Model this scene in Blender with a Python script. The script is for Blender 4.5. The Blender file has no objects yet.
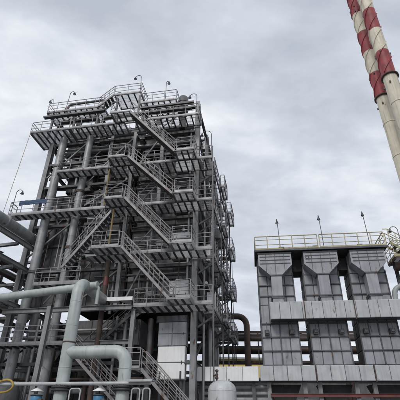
import bpy, math, random
from mathutils import Matrix, Vector
random.seed(7)
sc = bpy.context.scene
COL = sc.collection
rad = math.radians
# ------------------------------------------------------------------ camera
cam = bpy.data.cameras.new('camera'); cam.sensor_width = 36; cam.lens = 36; cam.clip_end = 3000
co = bpy.data.objects.new('camera', cam); COL.objects.link(co)
co.matrix_world = Matrix.Translation((0, 0, 1.6)) @ Matrix.Rotation(rad(120.5), 4, 'X') @ Matrix.Rotation(rad(0.8), 4, 'Z')
sc.camera = co
# ------------------------------------------------------------------ sky and sun
SUN_EL, SUN_AZ = 40, 203          # azimuth clockwise from +Y: behind the camera, a little to the left
w = bpy.data.worlds.new('World'); sc.world = w; w.use_nodes = True
nt = w.node_tree; N = nt.nodes; L = nt.links; N.clear()
def nd(t, **k):
    n = N.new(t)
    for a, v in k.items(): setattr(n, a, v)
    return n
out = nd('ShaderNodeOutputWorld'); bg = nd('ShaderNodeBackground'); L.new(bg.outputs[0], out.inputs[0])
sky = nd('ShaderNodeTexSky', sky_type='NISHITA', sun_disc=False)
sky.sun_elevation = rad(SUN_EL); sky.sun_rotation = rad(SUN_AZ)
skm = nd('ShaderNodeVectorMath', operation='SCALE'); skm.inputs['Scale'].default_value = 0.06
L.new(sky.outputs[0], skm.inputs[0])
tc = nd('ShaderNodeTexCoord')
sep = nd('ShaderNodeSeparateXYZ'); L.new(tc.outputs['Generated'], sep.inputs[0])
zc = nd('ShaderNodeMath', operation='MAXIMUM'); L.new(sep.outputs[2], zc.inputs[0]); zc.inputs[1].default_value = 0.0
za = nd('ShaderNodeMath', operation='ADD'); L.new(zc.outputs[0], za.inputs[0]); za.inputs[1].default_value = 0.25
dv = nd('ShaderNodeVectorMath', operation='DIVIDE'); L.new(tc.outputs['Generated'], dv.inputs[0])
cb = nd('ShaderNodeCombineXYZ'); [L.new(za.outputs[0], cb.inputs[i]) for i in range(3)]
L.new(cb.outputs[0], dv.inputs[1])
def noise(scale, detail, rough, off, dist=0.0):
    m = nd('ShaderNodeMapping'); m.inputs['Location'].default_value = off; m.inputs['Scale'].default_value = (1, 1.5, 0)
    L.new(dv.outputs[0], m.inputs[0])
    n = nd('ShaderNodeTexNoise'); L.new(m.outputs[0], n.inputs['Vector'])
    n.inputs['Scale'].default_value = scale; n.inputs['Detail'].default_value = detail
    n.inputs['Roughness'].default_value = rough; n.inputs['Distortion'].default_value = dist
    return n
n1 = noise(2.3, 6, 0.52, (3.1, 1.7, 0.3), 0.35); n2 = noise(7.5, 5, 0.55, (8.2, 4.4, 1.0), 0.2)
mx = nd('ShaderNodeMix', data_type='FLOAT'); mx.inputs[0].default_value = 0.25
L.new(n1.outputs[0], mx.inputs[2]); L.new(n2.outputs[0], mx.inputs[3])
rp = nd('ShaderNodeValToRGB'); L.new(mx.outputs[0], rp.inputs[0])
e = rp.color_ramp.elements
e[0].position = 0.32; e[0].color = (0.485, 0.525, 0.605, 1)
e[1].position = 0.65; e[1].color = (0.90, 0.93, 0.97, 1)
em = e.new(0.48); em.color = (0.64, 0.68, 0.76, 1)
mc = nd('ShaderNodeMix', data_type='RGBA'); mc.inputs[0].default_value = 0.95
L.new(skm.outputs[0], mc.inputs[6]); L.new(rp.outputs[0], mc.inputs[7])
L.new(mc.outputs[2], bg.inputs[0]); bg.inputs[1].default_value = 1.0
sun = bpy.data.lights.new('sun', 'SUN'); sun.energy = 1.5; sun.angle = rad(18); sun.color = (1, 0.97, 0.93)
so = bpy.data.objects.new('sun', sun); COL.objects.link(so); so.location = (-20, -40, 80)
az = rad(SUN_AZ); el = rad(SUN_EL)
tosun = Vector((math.sin(az) * math.cos(el), math.cos(az) * math.cos(el), math.sin(el)))
so.rotation_euler = tosun.to_track_quat('Z', 'Y').to_euler()
vs = sc.view_settings; vs.view_transform = 'Standard'; vs.look = 'None'; vs.exposure = 0.1; vs.gamma = 1.0
sc.display_settings.display_device = 'sRGB'

# ------------------------------------------------------------------ materials
MATS = {}
def mat(name, col, rough=0.6, metal=0.0, var=0.25, rust=0.0, grime=0.0, scale=1.0, rustcol=(0.10, 0.05, 0.03), bump=0.0, piece=0.73):
    """painted steel: colour, uneven fading (var), rust patches (rust), vertical dirt streaks (grime), all in world metres"""
    m = bpy.data.materials.new(name); m.use_nodes = True
    t = m.node_tree; n = t.nodes; l = t.links; b = n['Principled BSDF']
    b.inputs['Roughness'].default_value = rough; b.inputs['Metallic'].default_value = metal
    g = n.new('ShaderNodeNewGeometry')
    def nz(sc_, det, vec=(1, 1, 1)):
        mp = n.new('ShaderNodeMapping'); mp.inputs['Scale'].default_value = vec; l.new(g.outputs['Position'], mp.inputs[0])
        x = n.new('ShaderNodeTexNoise'); l.new(mp.outputs[0], x.inputs['Vector'])
        x.inputs['Scale'].default_value = sc_; x.inputs['Detail'].default_value = det; return x
    def mixc(fac, c1, c2, blend='MIX'):
        x = n.new('ShaderNodeMix'); x.data_type = 'RGBA'; x.blend_type = blend
        if hasattr(fac, 'is_linked'): l.new(fac, x.inputs[0])
        else: x.inputs[0].default_value = fac
        for c, i in ((c1, 6), (c2, 7)):
            if hasattr(c, 'is_linked'): l.new(c, x.inputs[i])
            else: x.inputs[i].default_value = (*c, 1)
        return x.outputs[2]
    def ramp(src, a, bb):
        r = n.new('ShaderNodeMapRange'); l.new(src, r.inputs[0]); r.inputs[1].default_value = a; r.inputs[2].default_value = bb; return r.outputs[0]
    lo = tuple(c * (1 - var) for c in col); hi = tuple(min(1, c * (1 + var)) for c in col)
    a = nz(1.7 * scale, 5)
    c = mixc(ramp(a.outputs[0], 0.3, 0.7), lo, hi)
    oi = n.new('ShaderNodeObjectInfo')           # no two pieces faded quite alike
    c = mixc(ramp(oi.outputs['Random'], -0.6, 1.6), c, mixc(1.0, c, (piece, piece, min(1, piece + .02)), 'MULTIPLY'))
    if grime:
        s = nz(6 * scale, 4, (1, 1, 0.07)); f = ramp(s.outputs[0], 0.48, 0.75)
        mm = n.new('ShaderNodeMath'); mm.operation = 'MULTIPLY'; l.new(f, mm.inputs[0]); mm.inputs[1].default_value = grime
        c = mixc(mm.outputs[0], c, tuple(x * 0.35 for x in col))
    if rust:
        s = nz(3.5 * scale, 6, (1, 1, 0.45)); f = ramp(s.outputs[0], 0.68 - 0.2 * rust, 0.78 - 0.2 * rust)
        c = mixc(f, c, rustcol)
    l.new(c, b.inputs['Base Color'])
    if bump:
        s = nz(9 * scale, 4); bp = n.new('ShaderNodeBump'); bp.inputs['Strength'].default_value = bump; bp.inputs['Distance'].default_value = 0.05
        l.new(s.outputs[0], bp.inputs['Height']); l.new(bp.outputs[0], b.inputs['Normal'])
    MATS[name] = m; return m
mat('steel', (0.115, 0.116, 0.12), 0.55, 0.0, 0.25, 0.35, 0.5)
mat('steel_light', (0.275, 0.28, 0.283), 0.5, 0.0, 0.2, 0.25, 0.5)
mat('steel_dark', (0.05, 0.05, 0.053), 0.6, 0.0, 0.3, 0.3, 0.3)
mat('rail', (0.33, 0.325, 0.335), 0.5, 0.2, 0.25, 0.3, 0)
mat('stair_paint', (0.285, 0.265, 0.27), 0.5, 0.0, 0.2, 0.45, 0.3, rustcol=(0.11, 0.06, 0.045))
mat('grating', (0.55, 0.55, 0.56), 0.45, 0.3, 0.2, 0.1, 0)
mat('casing', (0.115, 0.116, 0.12), 0.55, 0.0, 0.25, 0.3, 0.6, bump=0.1)
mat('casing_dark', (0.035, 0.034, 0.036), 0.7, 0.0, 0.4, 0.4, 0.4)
mat('pipe_pale', (0.44, 0.475, 0.465), 0.46, 0.0, 0.15, 0.08, 0.42, 0.8, rustcol=(0.22, 0.16, 0.11), bump=0.04)
mat('pipe_grey', (0.34, 0.355, 0.355), 0.45, 0.1, 0.18, 0.3, 0.4)
mat('pipe_rust', (0.085, 0.058, 0.05), 0.75, 0.0, 0.35, 0.6, 0.3)
mat('pipe_dark', (0.055, 0.04, 0.035), 0.6, 0.0, 0.35, 0.5, 0.3)
mat('lagging', (0.30, 0.30, 0.31), 0.35, 0.6, 0.2, 0.1, 0.4)
mat('filter_panel', (0.335, 0.35, 0.37), 0.45, 0.0, 0.16, 0.12, 0.42, bump=0.05)
mat('filter_frame', (0.095, 0.10, 0.11), 0.5, 0.0, 0.2, 0.35, 0.5)
mat('duct_pale', (0.46, 0.475, 0.48), 0.45, 0.0, 0.12, 0.08, 0.4, bump=0.05, piece=0.82)
mat('white_panel', (0.80, 0.80, 0.79), 0.5, 0.0, 0.05, 0.0, 0.22, piece=0.93)
mat('yellow', (0.47, 0.42, 0.25), 0.5, 0.0, 0.2, 0.3, 0.3)
mat('yellow_wall', (0.70, 0.55, 0.22), 0.7, 0.0, 0.1, 0.0, 0.3)
mat('stack_red', (0.31, 0.045, 0.05), 0.6, 0.0, 0.3, 0.0, 0.6, 0.3)
mat('stack_cream', (0.70, 0.64, 0.50), 0.6, 0.0, 0.1, 0.1, 0.6, 0.35, rustcol=(0.30, 0.22, 0.13))
mat('red_paint', (0.18, 0.05, 0.045), 0.55, 0.0, 0.25, 0.3, 0.3)
mat('blue', (0.07, 0.23, 0.40), 0.4, 0.0, 0.15, 0.0, 0.3)
mat('blue_sheet', (0.022, 0.06, 0.14), 0.6, 0.0, 0.25, 0.0, 0.4)
mat('hose', (0.45, 0.29, 0.06), 0.45, 0.0, 0.12, 0.0, 0.2)
mat('ochre', (0.27, 0.19, 0.075), 0.6, 0.0, 0.3, 0.4, 0.4)
mat('lamp_body', (0.05, 0.05, 0.055), 0.4)
mat('tank_paint', (0.56, 0.58, 0.585), 0.42, 0.0, 0.1, 0.06, 0.3, bump=0.03)
mat('lamp_glass', (0.55, 0.57, 0.58), 0.15)
mat('rope', (0.40, 0.33, 0.20), 0.8)
mat('ground', (0.17, 0.165, 0.155), 0.9, 0.0, 0.3, 0.0, 0.0, 0.4, bump=0.3)
mat('concrete', (0.30, 0.295, 0.28), 0.85, 0.0, 0.2, 0.0, 0.3)

# ------------------------------------------------------------------ mesh helpers
class MB:
    def __init__(s): s.v = []; s.f = []; s.sm = []
    def add(s, vs_, fs, smooth=False):
        o = len(s.v); s.v += [tuple(x) for x in vs_]; s.f += [tuple(i + o for i in q) for q in fs]; s.sm += [smooth] * len(fs); return s
    def box(s, c, d, rot=None):
        hx, hy, hz = d[0] / 2, d[1] / 2, d[2] / 2
        vs_ = [Vector((x, y, z)) for x in (-hx, hx) for y in (-hy, hy) for z in (-hz, hz)]
        if rot is not None: vs_ = [rot @ q for q in vs_]
        c = Vector(c)
        return s.add([q + c for q in vs_], [(0, 1, 3, 2), (4, 6, 7, 5), (0, 4, 5, 1), (2, 3, 7, 6), (0, 2, 6, 4), (1, 5, 7, 3)])
    def bar(s, p, q, w_, h):
        p = Vector(p); q = Vector(q); d = q - p
        return s.box((p + q) / 2, (w_, h, d.length), align(d))
    def tube(s, path, r, n=12, caps=True, radii=None):
        P = [Vector(p) for p in path]; k = len(P)
        T = []
        for i in range(k):
            t = (P[min(i + 1, k - 1)] - P[max(i - 1, 0)]).normalized(); T.append(t)
        u = T[0].orthogonal().normalized(); vs_ = []
        for i in range(k):
            u = (u - T[i] * u.dot(T[i])).normalized(); v_ = T[i].cross(u)
            rr = radii[i] if radii else r
            for j in range(n):
                a = 2 * math.pi * j / n; vs_.append(P[i] + (u * math.cos(a) + v_ * math.sin(a)) * rr)
        fs = [(i * n + j, i * n + (j + 1) % n, (i + 1) * n + (j + 1) % n, (i + 1) * n + j) for i in range(k - 1) for j in range(n)]
        s.add(vs_, fs, True)
        if caps:
            s.add(vs_[:n], [tuple(range(n - 1, -1, -1))]); s.add(vs_[-n:], [tuple(range(n))])
        return s
    def lathe(s, c, prof, n=24):
        """prof = (radius, z) pairs from the bottom up, round the vertical through c"""
        c = Vector(c); vs_ = []
        for r, z in prof:
            for j in range(n):
                a = 2 * math.pi * j / n; vs_.append(c + Vector((r * math.cos(a), r * math.sin(a), z)))
        fs = [(i * n + j, i * n + (j + 1) % n, (i + 1) * n + (j + 1) % n, (i + 1) * n + j) for i in range(len(prof) - 1) for j in range(n)]
        return s.add(vs_, fs, True)
    def prism(s, poly, y0, y1):
        """poly = (x, z) outline anticlockwise seen from -y; extruded from y0 (front) to y1"""
        n = len(poly); vs_ = [(x, y0, z) for x, z in poly] + [(x, y1, z) for x, z in poly]
        fs = [tuple(range(n)), tuple(range(2 * n - 1, n - 1, -1))] + [(i, i + n, (i + 1) % n + n, (i + 1) % n) for i in range(n)]
        return s.add(vs_, fs)
    def mesh(s, name, m, org=(0, 0, 0)):
        o = Vector(org); me = bpy.data.meshes.new(name); me.from_pydata([Vector(q) - o for q in s.v], [], s.f)
        me.polygons.foreach_set('use_smooth', s.sm); me.materials.append(MATS[m]); me.update(); return me
def align(d):
    """rotation that takes +Z to d, with local Y kept as level as it can be"""
    z = Vector(d).normalized(); ref = Vector((0, 0, 1)) if abs(z.z) < 0.99 else Vector((0, 1, 0))
    x = ref.cross(z).normalized(); y = z.cross(x)
    return Matrix((x, y, z)).transposed()
def arc(pts, r, n=7):
    """polyline with its corners rounded to radius r"""
    P = [Vector(p) for p in pts]; o = [P[0]]
    for i in range(1, len(P) - 1):
        a = (P[i - 1] - P[i]); b = (P[i + 1] - P[i]); la, lb = a.length, b.length; a.normalize(); b.normalize()
        th = a.angle(b); t = min(r / math.tan(th / 2), la * 0.49, lb * 0.49); rr = t * math.tan(th / 2)
        c = P[i] + (a + b).normalized() * (rr / math.sin(th / 2))
        v0 = P[i] + a * t - c; v1 = P[i] + b * t - c
        for k in range(n + 1):
            f = k / n; q = v0.normalized().slerp(v1.normalized(), f) * rr if v0.angle(v1) > 1e-4 else v0; o.append(c + q)
    o.append(P[-1]); return o
UNIT = {}
def unit(kind, m):
    k = (kind, m)
    if k in UNIT: return UNIT[k]
    b = MB()
    if kind == 'box': b.box((0, 0, 0), (1, 1, 1))
    elif kind == 'rod': b.tube([(0, 0, -0.5), (0, 0, 0.5)], 1, 8)
    elif kind == 'pipe': b.tube([(0, 0, -0.5), (0, 0, 0.5)], 1, 16)
    elif kind == 'hbeam':
        for y in (-0.46, 0.46): b.box((0, y, 0), (1, 0.08, 1))
        b.box((0, 0, 0), (0.07, 0.84, 1))
    elif kind == 'plate':      # sheet with turned-back, chamfered edges; front is -Y
        t = 0.03
        o = [(-.5, -.5), (.5, -.5), (.5, .5), (-.5, .5)]; i = [(-.5 + t, -.5 + t), (.5 - t, -.5 + t), (.5 - t, .5 - t), (-.5 + t, .5 - t)]
        vs_ = [(x, .5, z) for x, z in o] + [(x, -.1, z) for x, z in o] + [(x, -.5, z) for x, z in i]
        fs = [(8, 9, 10, 11)]
        for q in range(4):
            r = (q + 1) % 4; fs += [(q, r, r + 4, q + 4), (q + 4, r + 4, r + 8, q + 8)]
        b.add(vs_, fs)
    elif kind == 'grating':    # bearing bars run in Y, cross rods in X
        for k2 in range(13): b.box((-0.5 + (k2 + .5) / 13, 0, 0), (0.013, 1, 1))
        for k2 in range(5): b.box((0, -0.5 + (k2 + .5) / 5, 0.3), (1, 0.008, 0.3))
    UNIT[k] = b.mesh(kind + '_' + m, m); return UNIT[k]

class Frame:
    def __init__(s, o, rz): s.o = Vector((*o, 0)); s.rz = rz; s.m = Matrix.Translation(s.o) @ Matrix.Rotation(rz, 4, 'Z')
TW = Frame((-0.3, 26.0), rad(-10.5))       # boiler tower: x right along its front, y back, origin at the front right column
BF = Frame((4.07, 27.0), rad(-7.5))        # filter house: x right along its front, y back, origin at its front left corner
WD = Frame((0, 0), 0)
class T:
    """one thing: an Empty at its base; parts are given in the coordinates of its frame"""
    def __init__(s, name, label, cat, fr, org, group=None, kind=None):
        s.fr = fr; s.org = Vector(org); o = bpy.data.objects.new(name, None); COL.objects.link(o)
        o.empty_display_size = 0.2
        o.matrix_world = fr.m @ Matrix.Translation(s.org); s.o = o
        if label: o['label'] = label
        if cat: o['category'] = cat
        if group: o['group'] = group
        if kind: o['kind'] = kind
    def mesh(s, name, mb, m, parent=None):
        o = bpy.data.objects.new(name, mb.mesh(name, m, s.org)); COL.objects.link(o); o.parent = parent or s.o; return o
    def u(s, name, kind, m, c, d, rot=None, parent=None):
        o = bpy.data.objects.new(name, unit(kind, m)); COL.objects.link(o); o.parent = parent or s.o
        mt = Matrix.Translation(Vector(c) - s.org)
        if rot is not None: mt = mt @ rot.to_4x4()
        o.matrix_basis = mt @ Matrix.Diagonal((*d, 1)); return o
    def box(s, name, m, x, y, z, parent=None):
        return s.u(name, 'box', m, ((x[0] + x[1]) / 2, (y[0] + y[1]) / 2, (z[0] + z[1]) / 2), (x[1] - x[0], y[1] - y[0], z[1] - z[0]), None, parent)
    def plate(s, name, m, x, yf, z, d=0.05, gap=0.03, parent=None):
        return s.u(name, 'plate', m, ((x[0] + x[1]) / 2, yf + d / 2, (z[0] + z[1]) / 2), (x[1] - x[0] - gap, d, z[1] - z[0] - gap), Matrix.Rotation(random.gauss(0, .006), 3, 'Z') @ Matrix.Rotation(random.gauss(0, .006), 3, 'X'), parent)
    def line(s, name, kind, m, p, q, wdt, h=None, parent=None):
        p = Vector(p); q = Vector(q); d = q - p
        return s.u(name, kind, m, (p + q) / 2, (wdt, h or wdt, d.length), align(d), parent)
def one(name, mb, m, label, cat, fr, org, group=None):
    """a thing that is one mesh"""
    o = bpy.data.objects.new(name, mb.mesh(name, m, org)); COL.objects.link(o); o.matrix_world = fr.m @ Matrix.Translation(Vector(org))
    o['label'] = label; o['category'] = cat
    if group: o['group'] = group
    return o
def railing(t, pts, h=1.1, m='rail', step=1.0, toe=True, r=0.026, mids=(0.37, 0.74), close=False):
    """handrail along pts (floor points): top rail is the part, posts, mid rails and toe boards its pieces"""
    P = [Vector(p) for p in pts]; up = Vector((0, 0, h))
    top = MB().tube(arc([p + up for p in P], 0.08, 3) if len(P) > 2 else [p + up for p in P], r * 1.15, 8)
    rl = t.mesh('railing', top, m)
    for i in range(len(P) - 1):
        a, b = P[i], P[i + 1]; d = b - a; n = max(1, round(d.length / step))
        for k in range(n + (1 if i == len(P) - 2 else 0)):
            q = a + d * (k / n); t.line('post', 'rod', m, q - Vector((0, 0, 0.1)), q + up, r, r, rl)
        for f in mids: t.line('mid_rail', 'rod', m, a + up * f, b + up * f, r * 0.8, r * 0.8, rl)
        if toe: t.line('toe_board', 'box', m, a + Vector((0, 0, 0.07)), b + Vector((0, 0, 0.07)), 0.008, 0.14, rl)
    return rl
PLAT = []
def platform(label, x0, x1, y0, y1, z, rails, fr=TW, group='grating walkways of the boiler tower', sp=0.5, edge='steel', jm='steel_dark', rail='rail', d=0.16, name='access_platform', hang=True):
    t = T(name, label, 'walkway', fr, ((x0 + x1) / 2, (y0 + y1) / 2, z), group)
    for q in ((y0, y0 + 0.07), (y1 - 0.07, y1)): t.box('edge_beam', edge, (x0, x1), q, (z - d * .62, z + 0.01))
    for q in ((x0, x0 + 0.07), (x1 - 0.07, x1)): t.box('edge_beam', edge, q, (y0 + 0.072, y1 - 0.072), (z - d - 0.03, z + 0.01))
    n = max(1, round((x1 - x0 - 0.14) / sp)); ww = (x1 - x0 - 0.14) / n
    for i in range(n + 1):
        x = x0 + 0.07 + i * ww
        if 0 < i < n: t.box('joist', jm, (x - 0.045, x + 0.045), (y0 + 0.075, y1 - 0.075), (z - d + random.uniform(-.01, .01), z - 0.04))
        if i < n: t.u('grating_panel', 'grating', 'grating', (x + ww / 2, (y0 + y1) / 2, z - 0.02), (ww - 0.01, y1 - y0 - 0.15, 0.03))
    for seg in rails: railing(t, [(x, y, z) for x, y in seg], m=rail)
    PLAT.append((t, (x0, x1, y0, y1, z)))
    return t
def stair(label, p, q, wdt, fr=TW, group='stair flights of the boiler tower', m='stair_paint', rails=(0, 1), h=1.05, name='steel_staircase'):
    """flight from its foot p to its head q (centre line of the front edge); width runs in +y"""
    p = Vector(p); q = Vector(q); t = T(name, label, 'staircase', fr, (p + q) / 2 - Vector((0, 0, (q.z - p.z) / 2)), group)
    d = q - p; n = max(4, round(abs(d.z) / 0.24)); hz = Vector((d.x, d.y, 0)).normalized(); sd = Vector((0, wdt, 0))
    for k in (0, 1): t.line('stringer', 'box', m, p + sd * k, q + sd * k, 0.05, 0.17)
    for i in range(1, n):
        c = p + d * (i / n) + sd * 0.5
        t.u('tread', 'box', 'steel', c, (0.27 if abs(hz.x) > .5 else wdt - .06, wdt - 0.06 if abs(hz.x) > .5 else .27, 0.04))
    for k in rails:
        up = Vector((0, 0, h)); a = p + sd * k; b = q + sd * k
        e0 = a - hz * 0.3; e1 = b + hz * 0.3
        rl = t.mesh('railing', MB().tube(arc([e0 + up * .95, a + up, b + up, e1 + up], 0.2, 3), 0.03, 8), m)
        for f in (0.36, 0.7): t.line('mid_rail', 'rod', m, a + up * f, b + up * f, 0.022, 0.022, rl)
        nn = max(3, round(d.length / 0.95))
        for i in range(nn + 1):
            c = a + (b - a) * (i / nn); t.line('post', 'rod', m, c - Vector((0, 0, .05)), c + up, 0.026, 0.026, rl)
    return t
def gooseneck(label, p, h, dx, fr=TW, group='gooseneck lamps of the boiler tower', tilt=0.0, reach=0.42):
    p = Vector(p); t = T('gooseneck_lamp', label, 'lamp', fr, p, group)
    top = p + Vector((tilt, 0, h)); s = 1 if dx > 0 else -1; R_ = reach / 2
    path = [p, top] + [top + Vector((s * R_ * (1 - math.cos(a)), 0, R_ * math.sin(a))) for a in [math.pi * k / 8 for k in range(1, 8)]]
    end = path[-1]; t.mesh('pole', MB().tube(path, 0.026, 8), 'steel')
    t.box('base_plate', 'steel', (p.x - .07, p.x + .07), (p.y - .07, p.y + .07), (p.z - .03, p.z + .02))
    hd = t.mesh('lamp_head', MB().lathe(end + Vector((s * .03, 0, -.26)), [(0.02, 0.0), (0.13, 0.0), (0.135, 0.03), (0.09, 0.14), (0.06, 0.2), (0.03, 0.29), (0, 0.3)], 12), 'lamp_body')
    t.mesh('bulb_glass', MB().lathe(end + Vector((s * .03, 0, -.31)), [(0, 0), (0.06, 0.015), (0.09, 0.055)], 10), 'lamp_glass', hd)
    return t
def pipe(label, pts, r, m, cat='pipe', fr=TW, bend=None, rings=(), ringm='steel', name='pipe', group=None, n=20, org=None, lag=None):
    pts = [Vector(p) for p in pts]; t = T(name, label, cat, fr, org or pts[0], group)
    path = arc(pts, bend or r * 1.6, 8) if len(pts) > 2 else pts
    t.mesh('pipe_run', MB().tube(path, r, n), m)
    for c, dr in rings:
        c = Vector(c); dr = Vector(dr).normalized()
        t.mesh('flange', MB().tube([c - dr * 0.05, c + dr * 0.05], r * 1.22, 18), ringm)
        t.mesh('flange', MB().tube([c + dr * 0.06, c + dr * 0.13], r * 1.22, 18), ringm)
    if lag:                          # sheet lagging: a slim seam band every so often along the straight runs
        for i in range(len(pts) - 1):
            d = pts[i + 1] - pts[i]; k = int(d.length / lag)
            for j in range(1, k):
                c = pts[i] + d * (j / k); dn = d.normalized() * 0.02; t.mesh('seam_band', MB().tube([c - dn, c + dn], r * 1.025, n), m)
    return t

# ------------------------------------------------------------------ ground
g = MB(); S = 60
gv = [(x * 25 - 750, y * 25 - 750, 0) for y in range(S + 1) for x in range(S + 1)]
g.add(gv, [(y * (S + 1) + x, y * (S + 1) + x + 1, (y + 1) * (S + 1) + x + 1, (y + 1) * (S + 1) + x) for y in range(S) for x in range(S)])
go = bpy.data.objects.new('ground', g.mesh('ground', 'ground')); COL.objects.link(go); go['kind'] = 'structure'; go['label'] = 'grey gravel and concrete yard of the plant'
b = MB(); b.box((-7, 30.5, 0.06), (22, 20, 0.12)); po = bpy.data.objects.new('plinth_pavement', b.mesh('plinth_pavement', 'concrete')); COL.objects.link(po); po['kind'] = 'structure'

# ================================================================== BOILER TOWER
L = {1: 8.62, 2: 12.25, 3: 16.0, 4: 19.65, 5: 24.15, 6: 26.95}
tw = T('boiler_tower', 'tall dark grey steel boiler tower wrapped in walkways and stairs', 'boiler tower', TW, (-6.6, 4.5, 0))
colx = [-13.2, -9.0, -4.9, 0.0]; coly = [0.15, 4.8, 9.2]
for yi, y in enumerate(coly):
    for xi, x in enumerate(colx):
        if yi == 0 and xi in (1, 2): continue
        top = 27.0 if x > -13 else (24.0 if yi == 0 else 26.6)
        tw.u('column', 'hbeam', 'steel_light' if (yi == 0 and xi in (0, 3)) else 'steel', (x, y, top / 2 + 0.1), (0.38, 0.42, top - 0.2))
    # cross beams of the frame at each level
for lv, z in list(L.items()) + [(0, 5.9), (7, 22.0)]:
    zb = z - 0.42
    if yi is None: break
    for y in (coly if lv not in (1,) else coly[1:]):
        for i in range(3):
            tw.u('beam', 'hbeam', 'steel', ((colx[i] + colx[i + 1]) / 2, y + 0.02, zb), (0.2, 0.32, colx[i + 1] - colx[i] - 0.45), Matrix.Rotation(rad(90), 3, 'Y'))
    for x in colx:
        for j in range(2):
            tw.u('beam', 'hbeam', 'steel', (x, (coly[j] + coly[j + 1]) / 2, zb - 0.012), (0.2, 0.30, coly[j + 1] - coly[j] - 0.45), Matrix.Rotation(rad(90), 3, 'X'))
# diagonal braces in the side and rear bays
zl = [0.3, 5.5, L[1] - .5, L[2] - .5, L[3] - .5, L[4] - .5, 22.0, L[5] - .5]
for k in range(len(zl) - 1):
    a, b2 = (coly[0], coly[1]) if k % 2 else (coly[1], coly[0])
    tw.line('brace', 'box', 'steel', (0.0, a, zl[k]), (0.0, b2, zl[k + 1]), 0.12, 0.14)
    tw.line('brace', 'box', 'steel', (0.0, coly[1] + coly[2] - (a if k % 2 == 0 else b2) + (0 if k % 2 else 0), zl[k]), (0.0, coly[1] if k % 2 == 0 else coly[2], zl[k + 1]), 0.12, 0.14)
    tw.line('brace', 'box', 'steel', (-13.2, a, zl[k]), (-13.2, b2, zl[k + 1]), 0.12, 0.14)
    x0, x1 = (-13.2, -11.0) if k % 2 else (-11.0, -13.2)
    if 3 <= k <= 6: tw.line('brace', 'box', 'steel', (x0, 0.6, zl[k]), (x1, 0.6, zl[k + 1]), 0.13, 0.13)
def casing_block(x0, x1, y0, y1, z0, z1, nx, rows, m='casing', inner='casing_dark'):
    bl = tw.mesh('casing', MB().box(((x0 + x1) / 2, (y0 + y1) / 2, (z0 + z1) / 2), (x1 - x0, y1 - y0, z1 - z0)), inner)
    zs = [z0 + (z1 - z0) * i / rows for i in range(rows + 1)]
    for r in range(rows):
        for i in range(nx):
            xa, xb = x0 + (x1 - x0) * i / nx, x0 + (x1 - x0) * (i + 1) / nx
            tw.plate('casing_panel', m, (xa, xb), y0 - 0.05 - random.uniform(0, .015), (zs[r], zs[r + 1]), 0.05, 0.035, bl)
        if r: tw.box('buckstay', 'steel', (x0 - .03, x1 + .03), (y0 - .24, y0 - .07), (zs[r] - .09, zs[r] + .09), bl)
    # right-hand side sheets
    ny = max(1, round((y1 - y0) / 1.6))
    for r in range(rows):
        for j in range(ny):
            ya, yb = y0 + (y1 - y0) * j / ny, y0 + (y1 - y0) * (j + 1) / ny
            tw.u('casing_panel', 'plate', m, (x1 + 0.03, (ya + yb) / 2, (zs[r] + zs[r + 1]) / 2), (yb - ya - .04, 0.05, zs[r + 1] - zs[r] - .04), Matrix.Rotation(rad(90), 3, 'Z'), bl)
    return bl
casing_block(-12.6, -9.75, 1.1, 2.2, 9.5, 19.0, 3, 4)
casing_block(-11.7, -9.3, 1.3, 2.6, 19.4, 23.6, 2, 2)
casing_block(-9.0, -5.3, 1.0, 8.6, 9.2, 19.2, 4, 5)
casing_block(-5.1, -0.6, 0.9, 8.6, 9.2, 20.9, 4, 6)
casing_block(-8.2, -3.75, 0.5, 4.0, 6.6, 8.3, 4, 1)
casing_block(-12.9, -2.6, 4.2, 8.8, 0.4, 9.1, 6, 4, 'casing_dark', 'casing_dark')
casing_block(-9.0, -.6, 4.4, 8.6, 19.5, 23.3, 5, 2)
casing_block(-11.0, -1.2, 4.2, 8.4, 22.7, 25.7, 7, 2)
# furnace hoppers under the casing
for xa, xb in ((-12.3, -9.9), (-9.2, -6.6), (-6.2, -3.9)):
    xm = (xa + xb) / 2
    tw.mesh('hopper', MB().prism([(xm - .35, 5.0), (xm + .35, 5.0), (xb, 6.5), (xb, 6.55), (xa, 6.55), (xa, 6.5)], 2.0, 4.0), 'casing')
casing_block(-12.6, -9.4, 1.6, 4.0, 23.7, 26.3, 4, 1)
casing_block(-8.6, -5.6, 1.8, 4.0, 23.5, 26.4, 3, 1)
casing_block(-5.0, -.8, 1.7, 4.0, 23.6, 26.0, 4, 1)
# steam drum, headers and downcomers below the roof
dr = tw.mesh('steam_drum', MB().tube([(-11.2, 3.1, 22.0), (-11.0, 3.1, 22.0), (-1.6, 3.1, 22.0), (-1.4, 3.1, 22.0)], .85, 24, True, [.55, .85, .85, .55]), 'lagging')
for k in range(14):
    x = -10.6 + k * .66
    tw.mesh('riser_tube', MB().tube(arc([(x, 3.1, 22.6), (x, 1.6 + .2 * (k % 3), 23.3), (x, 1.5 + .2 * (k % 3), 20.3)], .3, 4), .075, 8), 'pipe_grey' if k % 3 else 'pipe_rust')
for z, y, r, m in ((20.9, .9, .22, 'lagging'), (21.5, .75, .15, 'pipe_grey'), (23.4, 1.0, .18, 'lagging'), (25.2, 1.2, .22, 'pipe_grey'), (23.0, .4, .1, 'pipe_grey')):
    tw.line('header', 'pipe', m, (-12.3, y, z), (-.5 if z > 23 else -5.3, y, z), r)
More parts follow.
